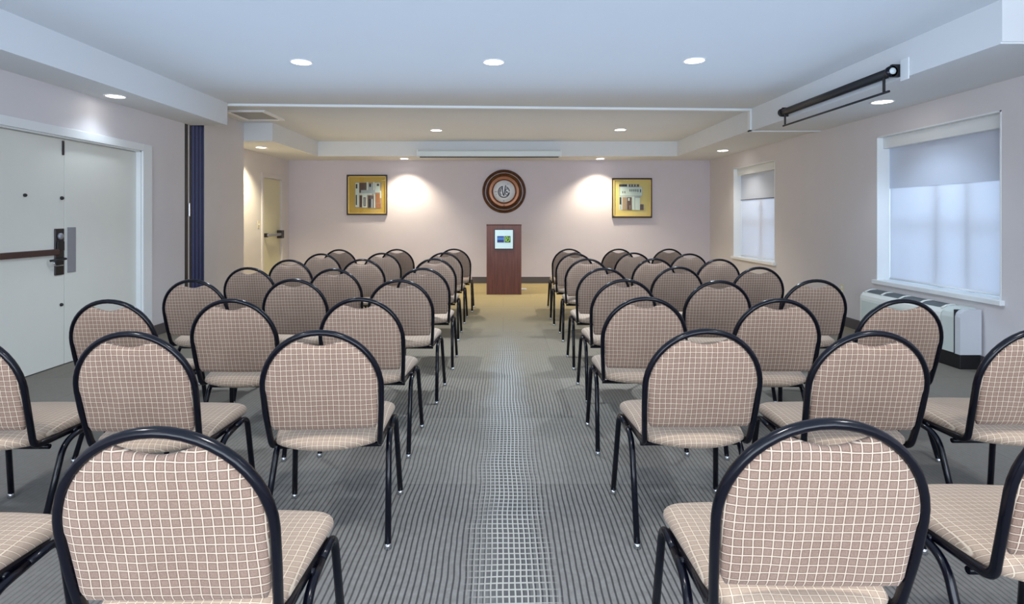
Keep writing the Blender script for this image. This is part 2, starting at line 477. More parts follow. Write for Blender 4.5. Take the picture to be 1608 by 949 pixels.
# ------------------------------------------------------------------ left double door
d1 = st(empty('door_1', (XL, 4.90, 0)), 'cream double door with dark lock plate and white frame in the left wall', 'door')
def dch(par, ox, oy):
    def f(name, dims, mat, bev=0, p=None):
        x0, x1, a, b, c, d = dims
        return boxobj(name, (x0-ox, x1-ox, a-oy, b-oy, c, d), mat, p or par, bev)
    return f
c = dch(d1, XL, 4.90)
bm = bmesh.new(); fw = .15
for d in ((-.12, .022, D1[1]-4.9, D1[1]-4.9+fw, 0, D1[3]+.075), (-.12, .022, D1[0]-4.9-fw, D1[0]-4.9, 0, D1[3]+.075), (-.12, .022, D1[0]-4.9, D1[1]-4.9, D1[3], D1[3]+.075)):
    box(bm, d[0] if False else -.0, d[1], d[2], d[3], d[4], d[5], bev=.003)
for d in ((-.12, 0, D1[1]-4.9-.012, D1[1]-4.9, 0, D1[3]), (-.12, 0, D1[0]-4.9, D1[0]-4.9+.012, 0, D1[3]), (-.12, 0, D1[0]-4.9, D1[1]-4.9, D1[3]-.012, D1[3])):
    box(bm, *d)
finish('door_frame', bm, M['white'], d1)
YS = 4.90
leafA = c('door_leaf', (XL-.09, XL-.045, D1[0]+.014, YS-.003, .008, D1[3]-.015), M['door'], .003)
leafB = c('door_leaf', (XL-.09, XL-.045, YS+.003, D1[1]-.014, .008, D1[3]-.015), M['door'], .003)
XF = XL-.045
c('push_rail', (XF, XF+.03, D1[0]+.1, YS-.09, .965, 1.015), M['brownrail'], .006, leafA)
lp = c('lock_plate', (XF, XF+.014, YS-.115, YS-.02, .79, 1.19), M['darkmetal'], .004, leafA)
bm = bmesh.new()
box(bm, .0595-.09, .0, -.105, -.035, 0, 0) if False else None
x = XF-XL
box(bm, x+.014, x+.026, -.105, -.03, 1.00, 1.08, bev=.003)
finish('card_reader', bm, M['black'], leafA)
bm = bmesh.new(); lathe(bm, [(0, -.0), (.028, 0), (.028, .012), (.02, .02), (0, .02)], (0,0,0), 'Z', 20)
for v in bm.verts: v.co = Vector((x+.014+v.co.z, -.068+v.co.x, 1.125+v.co.y))
finish('lock_cylinder', bm, M['steel'], leafA, True)
bm = bmesh.new(); tube(bm, fillet([(x+.01, -.05, .93), (x+.06, -.05, .93), (x+.06, -.17, .925), (x+.02, -.18, .92)], .02), .010)
finish('lever_handle', bm, M['black'], leafA)
bm = bmesh.new(); tube(bm, fillet([(x+.015, -.06, .875), (x+.04, -.06, .875), (x+.04, -.155, .875), (x+.04, -.165, .91)], .02), .005)
finish('lever_guard', bm, M['chrome'], leafA)
c('cover_plate', (XF, XF+.006, YS+.03, YS+.125, .80, 1.20), M['steel'], .002, leafB)
def stud(name, y, z, par, r=.012):
    bm = bmesh.new(); lathe(bm, [(0, 0), (r, 0), (r, .01), (r*.6, .018), (0, .018)], (0,0,0), 'Z', 16)
    for v in bm.verts: v.co = Vector((x+v.co.z, y-4.9+v.co.x, z+v.co.y))
    finish(name, bm, M['black'], par, True)
stud('peephole', 4.49, 1.465, leafA, .014); stud('peephole', 4.865, 1.455, leafA, .016); stud('floor_bolt_knob', 4.86, .53, leafA, .014)
c('flush_bolt', (XF, XF+.01, YS-.03, YS-.012, 1.83, 1.955), M['darkmetal'], .002, leafA)

# far alcove door
d2 = st(empty('door_2', (XLF, 10.2, 0)), 'cream single door with grey panic bar in the far left alcove', 'door')
c2 = dch(d2, XLF, 10.2)
bm = bmesh.new()
for d in ((0, .02, D2[1]-10.2, D2[1]-10.2+.07, 0, 2.07), (0, .02, D2[0]-10.2-.07, D2[0]-10.2, 0, 2.07), (0, .02, D2[0]-10.2, D2[1]-10.2, 2.0, 2.07)):
    box(bm, *d, bev=.003)
for d in ((-.1, 0, D2[1]-10.2-.01, D2[1]-10.2, 0, 2.0), (-.1, 0, D2[0]-10.2, D2[0]-10.2+.01, 0, 2.0), (-.1, 0, D2[0]-10.2, D2[1]-10.2, 1.99, 2.0)):
    box(bm, *d)
finish('door_frame', bm, M['wall'], d2)
lf = c2('door_leaf', (XLF-.06, XLF-.015, D2[0]+.012, D2[1]-.012, .008, 1.987), M['doorb'], .003)
c2('panic_bar', (XLF+.03, XLF+.07, D2[0]+.05, D2[1]-.08, .95, 1.0), M['steel'], .008, lf)
c2('bar_housing', (XLF-.015, XLF+.08, D2[1]-.16, D2[1]-.05, .90, 1.05), M['darkmetal'], .008, lf)
c2('bar_bracket', (XLF-.015, XLF+.06, D2[0]+.05, D2[0]+.10, .94, 1.01), M['darkmetal'], .005, lf)
# light switch near it
sw = empty('light_switch', (XLF, 9.62, 1.17)); tag(sw, 'small cream light switch plate on the alcove wall beside the far door', 'light switch')
boxobj('plate', (0, .006, -.035, .035, -.06, .06), M['beige'], sw, .002); boxobj('toggle', (.006, .016, -.008, .008, -.014, .014), M['white'], sw, .002)

# ------------------------------------------------------------------ folded partition
fp = empty('folding_partition', (-3.85, 6.9, 0)); tag(fp, 'navy folding partition stacked against the left wall beside the beige pier', 'partition')
bm = bmesh.new()
pts = []; n = 7
for i in range(n+1):
    yy = -.088+i*.288/n; xx = .06 if i % 2 else -.02
    pts.append((xx, yy))
for i in range(n):
    (xa, ya), (xb, yb) = pts[i], pts[i+1]
    for (px, py, qx, qy) in ((xa, ya, xb, yb),):
        vs = [bm.verts.new(p) for p in ((px, py, .02), (qx, qy, .02), (qx, qy, HC-.03), (px, py, HC-.03))]
        bm.faces.new(vs)
bmesh.ops.remove_doubles(bm, verts=bm.verts, dist=1e-4)
pl = finish('accordion_panel', bm, M['navy'], fp)
sm = pl.modifiers.new('thickness', 'SOLIDIFY'); sm.thickness = .012
boxobj('lead_post', (.0, .064, -.225, -.165, .01, HC-.03), M['black'], fp, .004)
boxobj('seal_strip', (.0, .052, -.164, -.112, .01, HC-.03), M['wall'], fp, .003)
boxobj('edge_post', (.0, .062, -.111, -.09, .01, HC-.03), M['black'], fp, .003)
boxobj('latch', (.05, .07, -.15, -.125, 1.30, 1.46), M['chrome'], fp, .003)
# ceiling access panel
ap = empty('ceiling_access_panel', (-3.35, 7.58, HC)); tag(ap, 'grey framed access panel in the ceiling above the beige pier', 'ceiling panel')
boxobj('panel', (-.22, .22, -.30, .28, -.012, 0), M['panel'], ap)
bm = bmesh.new()
for d in ((-.27, -.22, -.35, .33), (.22, .27, -.35, .33), (-.22, .22, -.35, -.30), (-.22, .22, .28, .33)): box(bm, d[0], d[1], d[2], d[3], -.022, 0, bev=.003)
finish('panel_frame', bm, M['ringm'], ap)

# ------------------------------------------------------------------ downlights
spots = [
    (-1.80, 5.0, HC, .085, 'left recessed ceiling downlight of the near row of three', (0.80,.90,1), 60),
    (-.085, 5.0, HC, .085, 'middle recessed ceiling downlight of the near row of three', (0.80,.90,1), 60),
    (1.69, 4.95, HC, .085, 'right recessed ceiling downlight of the near row of three', (0.80,.90,1), 60),
    (-1.06, 8.90, HC, .085, 'left recessed downlight in the far ceiling before the lectern', (1,.93,.84), 80),
    (1.85, 8.85, HC, .085, 'right recessed downlight in the far ceiling before the lectern', (1,.93,.84), 80),
    (-3.57, 5.16, HS, .075, 'recessed downlight under the left soffit above the double door', (.75,.88,1), 3.5),
    (-3.85, 8.92, HS, .075, 'recessed downlight under the soffit of the far left alcove', (1,.86,.55), 70),
    (3.62, 5.35, HS-.012, .085, 'recessed downlight under the right soffit beside the black tube screen', (.7,.85,1), 12),
    (3.66, 9.34, HS, .085, 'recessed downlight under the right soffit by the farther window', (1,.92,.80), 12),
    (-1.87, 10.62, HS, .075, 'recessed downlight washing the end wall beside the left picture', (1,.86,.62), 58),
    (1.84, 10.62, HS, .075, 'recessed downlight washing the end wall beside the right picture', (1,.86,.62), 58),
]
for (lx, ly, lz, r, lab, colr, pw) in spots:
    e = empty('recessed_downlight', (lx, ly, lz)); tag(e, lab, 'ceiling light', 'recessed downlights')
    bm = bmesh.new(); lathe(bm, [(r, -.001), (r+.018, -.001), (r+.016, -.008), (r, -.006), (r, -.001)], (0,0,0), 'Z', 40)
    finish('trim_ring', bm, M['ringm'], e, True)
    bm = bmesh.new(); lathe(bm, [(0, -.001), (r, -.001), (r, -.003), (0, -.006)], (0,0,0), 'Z', 40)
    finish('lens', bm, M['lens'], e, True)
    L = bpy.data.lights.new('downlight_or_fill_lamp', 'SPOT'); L.energy = pw*2.2; L.color = colr; L.spot_size = math.radians(118); L.spot_blend = .7; L.shadow_soft_size = .07
    o = bpy.data.objects.new('downlight_or_fill_lamp', L); COL.objects.link(o); o.location = (0, 0, -.03); o.parent = e

# ------------------------------------------------------------------ end wall things
# projection screen case
ps = empty('projection_screen_case', (-.25, 10.12, 2.44)); tag(ps, 'long white retracted projection screen case below the soffit over the medallion', 'projection screen')
bm = bmesh.new(); prof = [(-.075, -.055), (-.075, .035), (-.05, .062), (.075, .062), (.075, -.055)]
A = []
vsA = [bm.verts.new((-1.28, y, z)) for y, z in prof]; vsB = [bm.verts.new((1.28, y, z)) for y, z in prof]
for i in range(5): bm.faces.new((vsA[i], vsA[(i+1) % 5], vsB[(i+1) % 5], vsB[i]))
bm.faces.new(vsA); bm.faces.new(vsB[::-1])
finish('case', bm, M['screen'], ps)
boxobj('end_cap', (-1.30, -1.28, -.08, .075, -.06, .066), M['white'], ps, .004); boxobj('end_cap', (1.28, 1.30, -.08, .075, -.06, .066), M['white'], ps, .004)
boxobj('slot', (-1.25, 1.25, -.04, .03, -.068, -.055), M['black'], ps)

# medallion
RM = .425
md = empty('wall_medallion', (.02, YB, 1.80)); tag(md, 'round copper brown medallion with white monogram dial above the lectern', 'wall clock')
bm = bmesh.new()
lathe(bm, [(.30, 0), (RM, 0), (RM+.002, -.02), (RM-.012, -.045), (RM-.06, -.062), (.325, -.05), (.312, -.03), (.30, -.03), (.30, 0)], (0,0,0), 'Y', 72)
finish('outer_ring', bm, M['copper'], md, True)
bm = bmesh.new()
lathe(bm, [(.215, 0), (.31, 0), (.31, -.035), (.285, -.05), (.262, -.036), (.25, -.046), (.232, -.03), (.217, -.02), (.215, 0)], (0,0,0), 'Y', 72)
finish('inner_ring', bm, M['copperin'], md, True)
bm = bmesh.new(); lathe(bm, [(0, -.012), (.222, -.012), (.222, 0), (0, 0)], (0,0,0), 'Y', 64)
dial = finish('dial', bm, M['dial'], md)
bm = bmesh.new()
def stroke(pts, r=.0065): tube(bm, [(px, -.015, pz) for px, pz in pts], r, .002, n=6, up=None)
def arc(cx, cz, r, a0, a1, n=20, sy=1): return [(cx+r*math.cos(math.radians(a0+(a1-a0)*i/n)), cz+sy*r*math.sin(math.radians(a0+(a1-a0)*i/n))) for i in range(n+1)]
ex, ez = -.005, -.01
def band(pts, w):
    w *= 1.35
    for i in range(len(pts)-1):
        (xa, za), (xb, zb) = pts[i], pts[i+1]
        dx, dz = xb-xa, zb-za; l = math.hypot(dx, dz) or 1; nx, nz = -dz/l*w/2, dx/l*w/2
        ex_, ez_ = dx/l*w*.2, dz/l*w*.2
        vs = [bm.verts.new((p, -.0135-.0002*(i % 3), q)) for p, q in ((xa+nx-ex_, za+nz-ez_), (xb+nx+ex_, zb+nz+ez_), (xb-nx+ex_, zb-nz+ez_), (xa-nx-ex_, za-nz-ez_))]
        bm.faces.new(vs)
band(arc(ex, ez, .108, 100, 352, 30), .015)               # big C round
band(arc(ex, ez, .108, 8, 62, 10), .013)
finish('letter', bm, M['ink'], dial); bm = bmesh.new()
band([(ex-.058, ez+.06), (ex-.078, ez+.02), (ex-.076, ez-.03), (ex-.055, ez-.062)], .013)
band([(ex-.078, ez+.012), (ex-.05, ez+.02)], .010); band([(ex-.055, ez+.06), (ex-.036, ez+.062)], .010)
finish('letter', bm, M['ink'], dial); bm = bmesh.new()
band([(ex-.03, ez+.088), (ex-.028, ez+.02), (ex-.014, ez-.055), (ex+.002, ez-.072), (ex+.014, ez+.0), (ex+.026, ez+.09), (ex+.034, ez+.125)], .015)   # V
finish('letter', bm, M['ink'], dial); bm = bmesh.new()
band(arc(ex+.058, ez+.03, .026, 60, 300, 12), .011)       # small S
band(arc(ex+.058, ez-.036, .028, -170, 170, 16), .011)
finish('letter', bm, M['ink'], dial); bm = bmesh.new()
band([(ex-.175, ez+.005), (ex-.14, ez+.005)], .007); band([(ex-.15, ez-.05), (ex-.138, ez-.046)], .006)
band([(ex+.07, ez+.15), (ex+.085, ez+.158)], .006); band([(ex, ez-.19), (ex, ez-.165)], .006)
finish('tick_marks', bm, M['ink'], dial)
bm = bmesh.new(); tube(bm, [(0, -.05, -.30), (0, -.052, -.262)], .006); finish('hanger_pin', bm, M['black'], md)

# pictures
def picture(cx, cz, w, h, label, framemat, matmat, rects, thin):
    e = empty('framed_picture', (cx, YB, cz)); tag(e, label, 'picture', 'framed pictures on the end wall')
    W, H = w/2, h/2; t = .028
    bm = bmesh.new()
    for d in ((-W, W, H-t, H), (-W, W, -H, -H+t)): box(bm, d[0], d[1], -.045, 0, d[2], d[3], bev=.004)
    if thin:
        for d in ((-W, -W+.018), (W-.018, W)): box(bm, d[0], d[1], -.04, 0, -H+t, H-t, bev=.003)
    else:
        box(bm, -W, -W+t, -.045, 0, -H+t, H-t, bev=.004); box(bm, W-.018, W, -.045, 0, -H+t, H-t, bev=.003)
    finish('frame', bm, framemat, e)
    bm = bmesh.new(); g = .03 if not thin else .03
    for d in ((-W+.02, -W+.02+g, -H+t, H-t), (W-.02-g*.6, W-.02, -H+t, H-t), (-W+.02, W-.02, H-t-g*.6, H-t), (-W+.02, W-.02, -H+t, -H+t+g*.6)):
        box(bm, d[0], d[1], -.038, -.004, d[2], d[3], bev=.003)
    finish('inner_moulding', bm, M['gold'], e)
    boxobj('mat_board', (-W+.02, W-.02, -.018, -.006, -H+t, H-t), matmat, e)
    mats = [M[k] for k in ('p_white', 'p_tan', 'p_brown', 'p_dark', 'p_orange', 'p_grey')]
    bm = bmesh.new()
    for i, (a, b, c_, d, mi) in enumerate(rects):
        X0 = -W+w*a; X1 = -W+w*b; Z1 = H-h*c_; Z0 = H-h*d
        box(bm, X0, X1, -.0185-.0004*i, -.017, Z0, Z1, mi)
    finish('print', bm, mats, e)
    boxobj('picture_glass', (-W+.045, W-.035, -.034, -.032, -H+t+.01, H-t-.01), M['glass'], e)
R1 = [(.20,.86,.19,.83,1),(.21,.30,.20,.80,0),(.22,.26,.23,.34,3),(.22,.25,.50,.75,3),(.31,.48,.20,.44,2),(.49,.53,.18,.45,0),(.54,.64,.22,.38,5),(.55,.60,.22,.30,3),
      (.65,.69,.18,.42,0),(.70,.82,.20,.44,0),(.74,.80,.22,.28,2),(.35,.70,.38,.48,5),(.31,.62,.46,.50,0),(.32,.38,.52,.80,2),(.38,.50,.50,.81,0),(.41,.47,.56,.78,2),(.43,.45,.58,.76,5),
      (.53,.67,.52,.82,2),(.54,.60,.60,.80,3),(.61,.64,.60,.82,5),(.67,.70,.48,.82,0),(.71,.82,.46,.70,4),(.71,.84,.71,.82,4),(.82,.85,.40,.58,0)]
R2 = [(.18,.60,.16,.80,0),(.18,.38,.155,.215,3),(.21,.24,.17,.20,2),(.42,.68,.155,.225,2),(.46,.48,.16,.21,0),(.53,.55,.16,.21,0),(.60,.62,.16,.21,0),(.18,.76,.22,.46,5),(.20,.75,.23,.44,0),
      (.26,.28,.33,.38,3),(.31,.33,.33,.38,3),(.44,.46,.28,.34,3),(.49,.51,.28,.34,3),(.54,.56,.28,.34,3),(.59,.61,.28,.34,3),(.64,.66,.28,.35,3),(.70,.725,.28,.36,3),
      (.19,.23,.48,.66,3),(.20,.22,.70,.78,5),(.26,.37,.48,.80,1),(.38,.49,.48,.80,2),(.40,.44,.50,.57,0),(.44,.46,.68,.78,1),(.50,.56,.46,.80,0),(.57,.71,.46,.80,5),(.58,.70,.50,.80,0),(.70,.79,.66,.80,2)]
picture(-2.66, 1.73, .79, .79, 'dark framed picture of a building on ochre mat, left of the medallion', M['pframe'], M['mat1'], R1, False)
picture(2.52, 1.67, .78, .78, 'gold framed picture of a white porch on pale mat, right of the medallion', M['pframe'], M['mat2'], R2, True)

# ------------------------------------------------------------------ lectern
LX, LY = .015, 9.35
lc = empty('lectern', (LX, LY, 0)); tag(lc, 'dark walnut lectern with blue and green sign in front of end wall', 'lectern')
hw = .29
boxobj('front_panel', (-hw, hw, 0, .022, .0, 1.165), M['lect'], lc, .002)
for s in (-1, 1):
    bm = bmesh.new()
    x0, x1 = (-hw, -hw+.022) if s < 0 else (hw-.022, hw)
    pr = [(.022, 0), (.44, 0), (.44, 1.03), (.022, 1.15)]
    A = [bm.verts.new((x0, y, z)) for y, z in pr]; B = [bm.verts.new((x1, y, z)) for y, z in pr]
    for i in range(4): bm.faces.new((A[i], A[(i+1) % 4], B[(i+1) % 4], B[i]))
    bm.faces.new(A); bm.faces.new(B[::-1]); finish('side_panel', bm, M['lect'], lc)
bm = bmesh.new(); pr = [(.0, 1.155), (0, 1.175), (.47, 1.045), (.47, 1.022)]
A = [bm.verts.new((-hw-.003, y, z)) for y, z in pr]; B = [bm.verts.new((hw+.003, y, z)) for y, z in pr]
for i in range(4): bm.faces.new((A[i], A[(i+1) % 4], B[(i+1) % 4], B[i]))
bm.faces.new(A); bm.faces.new(B[::-1]); finish('top', bm, M['lect'], lc)
boxobj('shelf', (-hw+.022, hw-.022, .03, .42, .62, .64), M['lect'], lc)
sg = boxobj('sign', (-.165, .160, -.014, 0, .755, 1.095), M['sign_edge'], lc, .003); sg['label'] = 'pale square sign with blue and green blocks'
boxobj('sign_face', (-.150, .148, -.017, -.013, .77, 1.08), M['sign_face'], sg)
bm = bmesh.new()
zc = .925
box(bm, -.113, .001, -.020, -.016, zc-.053, zc+.053, 0)
box(bm, -.111, -.001, -.022, -.016, zc-.012, zc+.034, 1)
box(bm, .010, .108, -.020, -.016, zc-.053, zc+.053, 2)
def gband(pts, w, mi):
    for i in range(len(pts)-1):
        (xa, za), (xb, zb) = pts[i], pts[i+1]
        dx, dz = xb-xa, zb-za; l = math.hypot(dx, dz) or 1; nx, nz = -dz/l*w/2, dx/l*w/2; kx, kz = dx/l*w*.3, dz/l*w*.3
        f = bm.faces.new([bm.verts.new((p, -.0215-.0002*(i % 3), q)) for p, q in ((xa+nx-kx, za+nz-kz), (xb+nx+kx, zb+nz+kz), (xb-nx+kx, zb-nz+kz), (xa-nx-kx, za-nz-kz))])
        f.material_index = mi
gband([(.028, zc-.03), (.028, zc+.03), (.045, zc+.04), (.064, zc+.032), (.066, zc+.014), (.05, zc+.002), (.036, zc-.002), (.045, zc-.03), (.07, zc-.036), (.088, zc-.014), (.094, zc+.03)], .015, 3)
finish('emblem', bm, [M['sign_blue'], M['sign_lblue'], M['sign_green'], M['sign_lime']], sg)

# little white thing on the carpet right of the lectern
bm = bmesh.new(); box(bm, -.05, .05, -.03, .03, 0, .022, bev=.005); box(bm, -.03, -.01, -.018, .018, .020, .026); box(bm, .01, .03, -.018, .018, .020, .026)
o = finish('floor_outlet', bm, M['lens'] if False else M['white']); o.location = (.37, 9.98, 0); tag(o, 'small white outlet box on the carpet behind right side of the lectern', 'outlet')
# wall outlet on the right wall
wo = empty('wall_outlet', (XR, 6.70, .43)); tag(wo, 'small beige outlet plate low on the right wall between windows', 'outlet')
boxobj('plate', (-.006, 0, -.035, .035, -.06, .06), M['beige'], wo, .002)
bm = bmesh.new(); box(bm, -.009, -.006, -.015, .015, .012, .04); box(bm, -.009, -.006, -.015, .015, -.04, -.012); finish('socket', bm, M['white'], wo)

# ------------------------------------------------------------------ wall air conditioner
ac = empty('air_conditioner', (XR, 5.42, 0)); tag(ac, 'white through wall air conditioner with dark top vents under the near window', 'air conditioner')
ya, yb = -.64, .65
xf = -.20
bm = bmesh.new()
prof = [(-.016, .13), (-.016, .505), (-.06, .512), (-.12, .505), (-.165, .485), (-.193, .452), (xf, .42), (xf, .13)]
prism(bm, prof, ya+.16, yb)
bmesh.ops.bevel(bm, geom=[e for e in bm.edges if abs(e.verts[0].co.y-e.verts[1].co.y) < 1e-6 and (e.verts[0].co.y > yb-.01)], offset=.018, segments=3, affect='EDGES')
finish('housing', bm, M['ac'], ac)
bm = bmesh.new(); prism(bm, [(xf-.006, .15), (xf-.006, .40), (xf+.01, .40), (xf+.01, .15)], ya+.2, yb-.05); finish('front_cover', bm, M['acside'], ac)
bm = bmesh.new(); prism(bm, [(-.016, .13), (-.016, .515), (-.14, .512), (-.185, .47), (xf+.002, .43), (xf+.002, .13)], ya+.012, ya+.155)
finish('end_cap', bm, M['acside'], ac)
bm = bmesh.new(); prism(bm, [(-.016, .125), (-.016, .506), (-.12, .506), (-.165, .495), (-.188, .472), (-.197, .44), (-.197, .125)], ya-.05, ya+.008)
finish('wall_sleeve', bm, M['acsleeve'], ac)
boxobj('seam', (xf-.001, -.02, ya+.006, ya+.013, .13, .50), M['black'], ac)
# vents set on the sloping top
bm = bmesh.new()
def vent(y0, y1):
    pts = [(-.058, .5135), (-.12, .5065), (-.163, .4875)]
    off = .002
    for i in range(2):
        (xa, za), (xb, zb) = pts[i], pts[i+1]
        bm.faces.new([bm.verts.new(p) for p in ((xa, y0, za+off), (xb, y0, zb+off), (xb, y1, zb+off), (xa, y1, za+off))])
vent(-.46, .60)
finish('vent_opening', bm, M['acdark'], ac)
for k in (-.455, -.19, .08, .34, .595):
    bm = bmesh.new(); tube(bm, [(-.050, k, .514), (-.085, k, .516), (-.125, k, .510), (-.172, k, .487)], .014, .006, n=8, up=(0,1,0))
    finish('vent_bar', bm, M['ac'], ac, True)
bm = bmesh.new(); box(bm, -.19, -.016, ya-.04, yb-.02, 0, .127, bev=.004)
finish('sub_base', bm, M['black'], ac)

# ------------------------------------------------------------------ black tube projection screen on the right soffit
sx = 3.17-.065
pt = empty('pull_down_screen', (sx, 5.36, 2.455)); tag(pt, 'black rolled pull down screen on the right soffit face with hanging bar', 'projection screen')
bm = bmesh.new(); tube(bm, [(0, -.86, 0), (0, .86, 0)], .034, n=24); tube(bm, [(.004, -.84, -.038), (.004, .84, -.038)], .006, n=6)
finish('roller_tube', bm, M['black'], pt, False)
for s in (-1, 1):
    bm = bmesh.new(); lathe(bm, [(0, -.012), (.045, -.012), (.045, .012), (0, .012)], (0, s*.875, 0), 'Y', 28); finish('end_cap', bm, M['black'] if s > 0 else M['frame'], pt)
bm = bmesh.new(); lathe(bm, [(0, -.004), (.026, -.004), (.024, .004), (0, .006)], (0, -.893, 0), 'Y', 24); finish('cap_disc', bm, M['screen'], pt)
for s in (-1, 1):
    boxobj('mount_bracket', (.0, .065, s*.875-.012, s*.875+.012, -.045, .055), M['black'], pt)
bm = bmesh.new(); box(bm, .055, .0655, -.99, -.90, -.085, .085, bev=.003); o_ = finish('wall_plate', bm, M['white'], pt)
for s in (-1, 1):
    boxobj('hanger', (-.012, .0, s*.80-.012, s*.80+.012, -.152, -.02), M['black'], pt, .002)
bm = bmesh.new(); tube(bm, [(-.006, -.86, -.155), (-.006, .84, -.155)], .010, n=10); finish('pull_bar', bm, M['black'], pt)

# ------------------------------------------------------------------ chairs
# local frame: x right, y forward (towards the lectern), z up; top of the back over y = 0
H_TOP, H_BEND, Y_BEND, R_A = .859, .415, .095, .220
def lean(z): return Y_BEND*(H_TOP-z)/(H_TOP-H_BEND)
def build_chair():
    root = empty('banquet_chair')
    # backrest arch tube continuing forward under the seat
    bm = bmesh.new()
    zc = H_TOP-R_A
    arch = []
    for i in range(25):
        a = PI*i/24; X = R_A*math.cos(a); Z = zc+R_A*math.sin(a)
        arch.append((X, lean(Z), Z))
    hb = .205
    right = [(hb, .44, .388), (hb, Y_BEND+.012, .398), (R_A-.003, lean(.55), .55)]
    path = fillet([right[0], right[1], right[2], arch[0]], .035)[:-1]+[Vector(p) for p in arch]
    left = [Vector((-p[0], p[1], p[2])) for p in fillet([right[0], right[1], right[2], arch[0]], .035)[:-1]][::-1]
    path = path+left
    tube(bm, path, .0135, .0112, n=12)
    finish('back_frame', bm, M['frame'], root, True)
    # back cushion
    Ri = R_A-.009
    def boundary(phi):  # inner arch outline param
        return None
    out = []
    zb = .474
    # bottom edge
    for i in range(12):
        t = i/12; out.append((-Ri+.022+(2*Ri-.044)*t, zb-.004*math.sin(PI*t)))
    out.append((Ri-.020, zb))
    for i in range(1, 8): out.append((Ri-.012+.010*(i/8), zb+(zc-zb)*i/8))
    a_end = math.radians(66)
    for i in range(15):
        a = a_end*i/14; out.append((Ri*math.cos(a), zc+Ri*math.sin(a)))
    xe, ze = out[-1]
    N = 18
    for i in range(1, N):
        t = i/N; X = xe*(1-2*t)
        Z = ze-.003-.020*math.sin(PI*t)**1.3
        out.append((X, Z))
    m_ = [(-x_, z_) for x_, z_ in out[12+1:12+1+7+15]][::-1]
    out += m_
    bm = bmesh.new()
    pillow(bm, out, (0, .60), lambda u, v, w: Vector((u, lean(v)+w, v)), .024, .020)
    finish('backrest', bm, M['fab_back'], root, True)
    # seat
    fw, rw = .222, .205
    yf, yr = .515, .115
    o2 = []
    def corner(cx, cy, r, a0, a1, n=7):
        return [(cx+r*math.cos(math.radians(a0+(a1-a0)*i/n)), cy+r*math.sin(math.radians(a0+(a1-a0)*i/n))) for i in range(n+1)]
    o2 += corner(fw-.055, yf-.055, .055, 0, 90)
    for i in range(1, 10):
        t = i/10; o2.append(((fw-.055)*(1-2*t), yf+.014*math.sin(PI*t)))
    o2 += corner(-fw+.055, yf-.055, .055, 90, 180)
    for i in range(1, 8):
        t = i/8; o2.append((-fw+(fw-rw)*t, (yf-.055)+(yr+.02-(yf-.055))*t))
    for i in range(0, 17):
        t = i/16; X = -(rw-.012)+2*(rw-.012)*t
        o2.append((X, yr-.066*math.sin(PI*t)**.8))
    for i in range(1, 8):
        t = i/8; o2.append((rw+(fw-rw)*t, (yr+.02)+((yf-.055)-(yr+.02))*t))
    bm = bmesh.new()
    def fs(u, v, w):
        # waterfall front edge
        if v < .2: w -= .008*(.2-v)/.15
        return Vector((u, v, .424+w-.012*max(0, (v-.40)/.12)**2))
    pillow(bm, o2, (0, .31), fs, .036, .040)
    finish('seat', bm, M['fab_seat'], root, True)
    # seat pan
    bm = bmesh.new()
    sc_ = [(u*.90, .34+(v-.31)*.78) for u, v in o2]
    A = [bm.verts.new((u, v, .400)) for u, v in sc_]; B = [bm.verts.new((u*.97, .34+(v-.34)*.97, .374)) for u, v in sc_]
    for i in range(len(A)): bm.faces.new((A[i], A[(i+1) % len(A)], B[(i+1) % len(A)], B[i]))
    bm.faces.new(A); bm.faces.new(B[::-1]); finish('seat_pan', bm, M['black'], root)
    # cross tubes
    bm = bmesh.new(); tube(bm, [(-.20, .40, .366), (.20, .40, .366)], .010); tube(bm, [(-.20, .19, .366), (.20, .19, .366)], .010)
    finish('cross_tube', bm, M['frame'], root, False)
    # legs
    for s in (-1, 1):
        for front in (True, False):
            bm = bmesh.new()
            if front:
                foot = Vector((s*.240, .515, .012))
                pth = fillet([foot, (s*.222, .470, .392), (s*.220, .36, .382)], .05, 8)
            else:
                foot = Vector((s*.240, .085, .012))
                pth = fillet([foot, (s*.224, .235, .372), (s*.220, .362, .382)], .075, 8)
            tube(bm, pth, .0125, .0115, n=10)
            leg = finish('leg', bm, M['frame'], root, False)
            bm = bmesh.new(); lathe(bm, [(0, 0), (.014, 0), (.015, .004), (.013, .013), (.0125, .02), (0, .02)], (foot.x, foot.y, 0), 'Z', 14)
            finish('glide', bm, M['chrome'], leg, True)
            if not front:
                bm = bmesh.new(); tube(bm, [(s*.2215, .300, .389), (s*.204, .300, .391)], .009, n=8); finish('bracket', bm, M['frame'], leg)
    return root

def copy_tree(o, parent=None):
    c = o.copy(); COL.objects.link(c)
    if parent is not None: c.parent = parent
    for ch in list(o.children): copy_tree(ch, c)
    return c

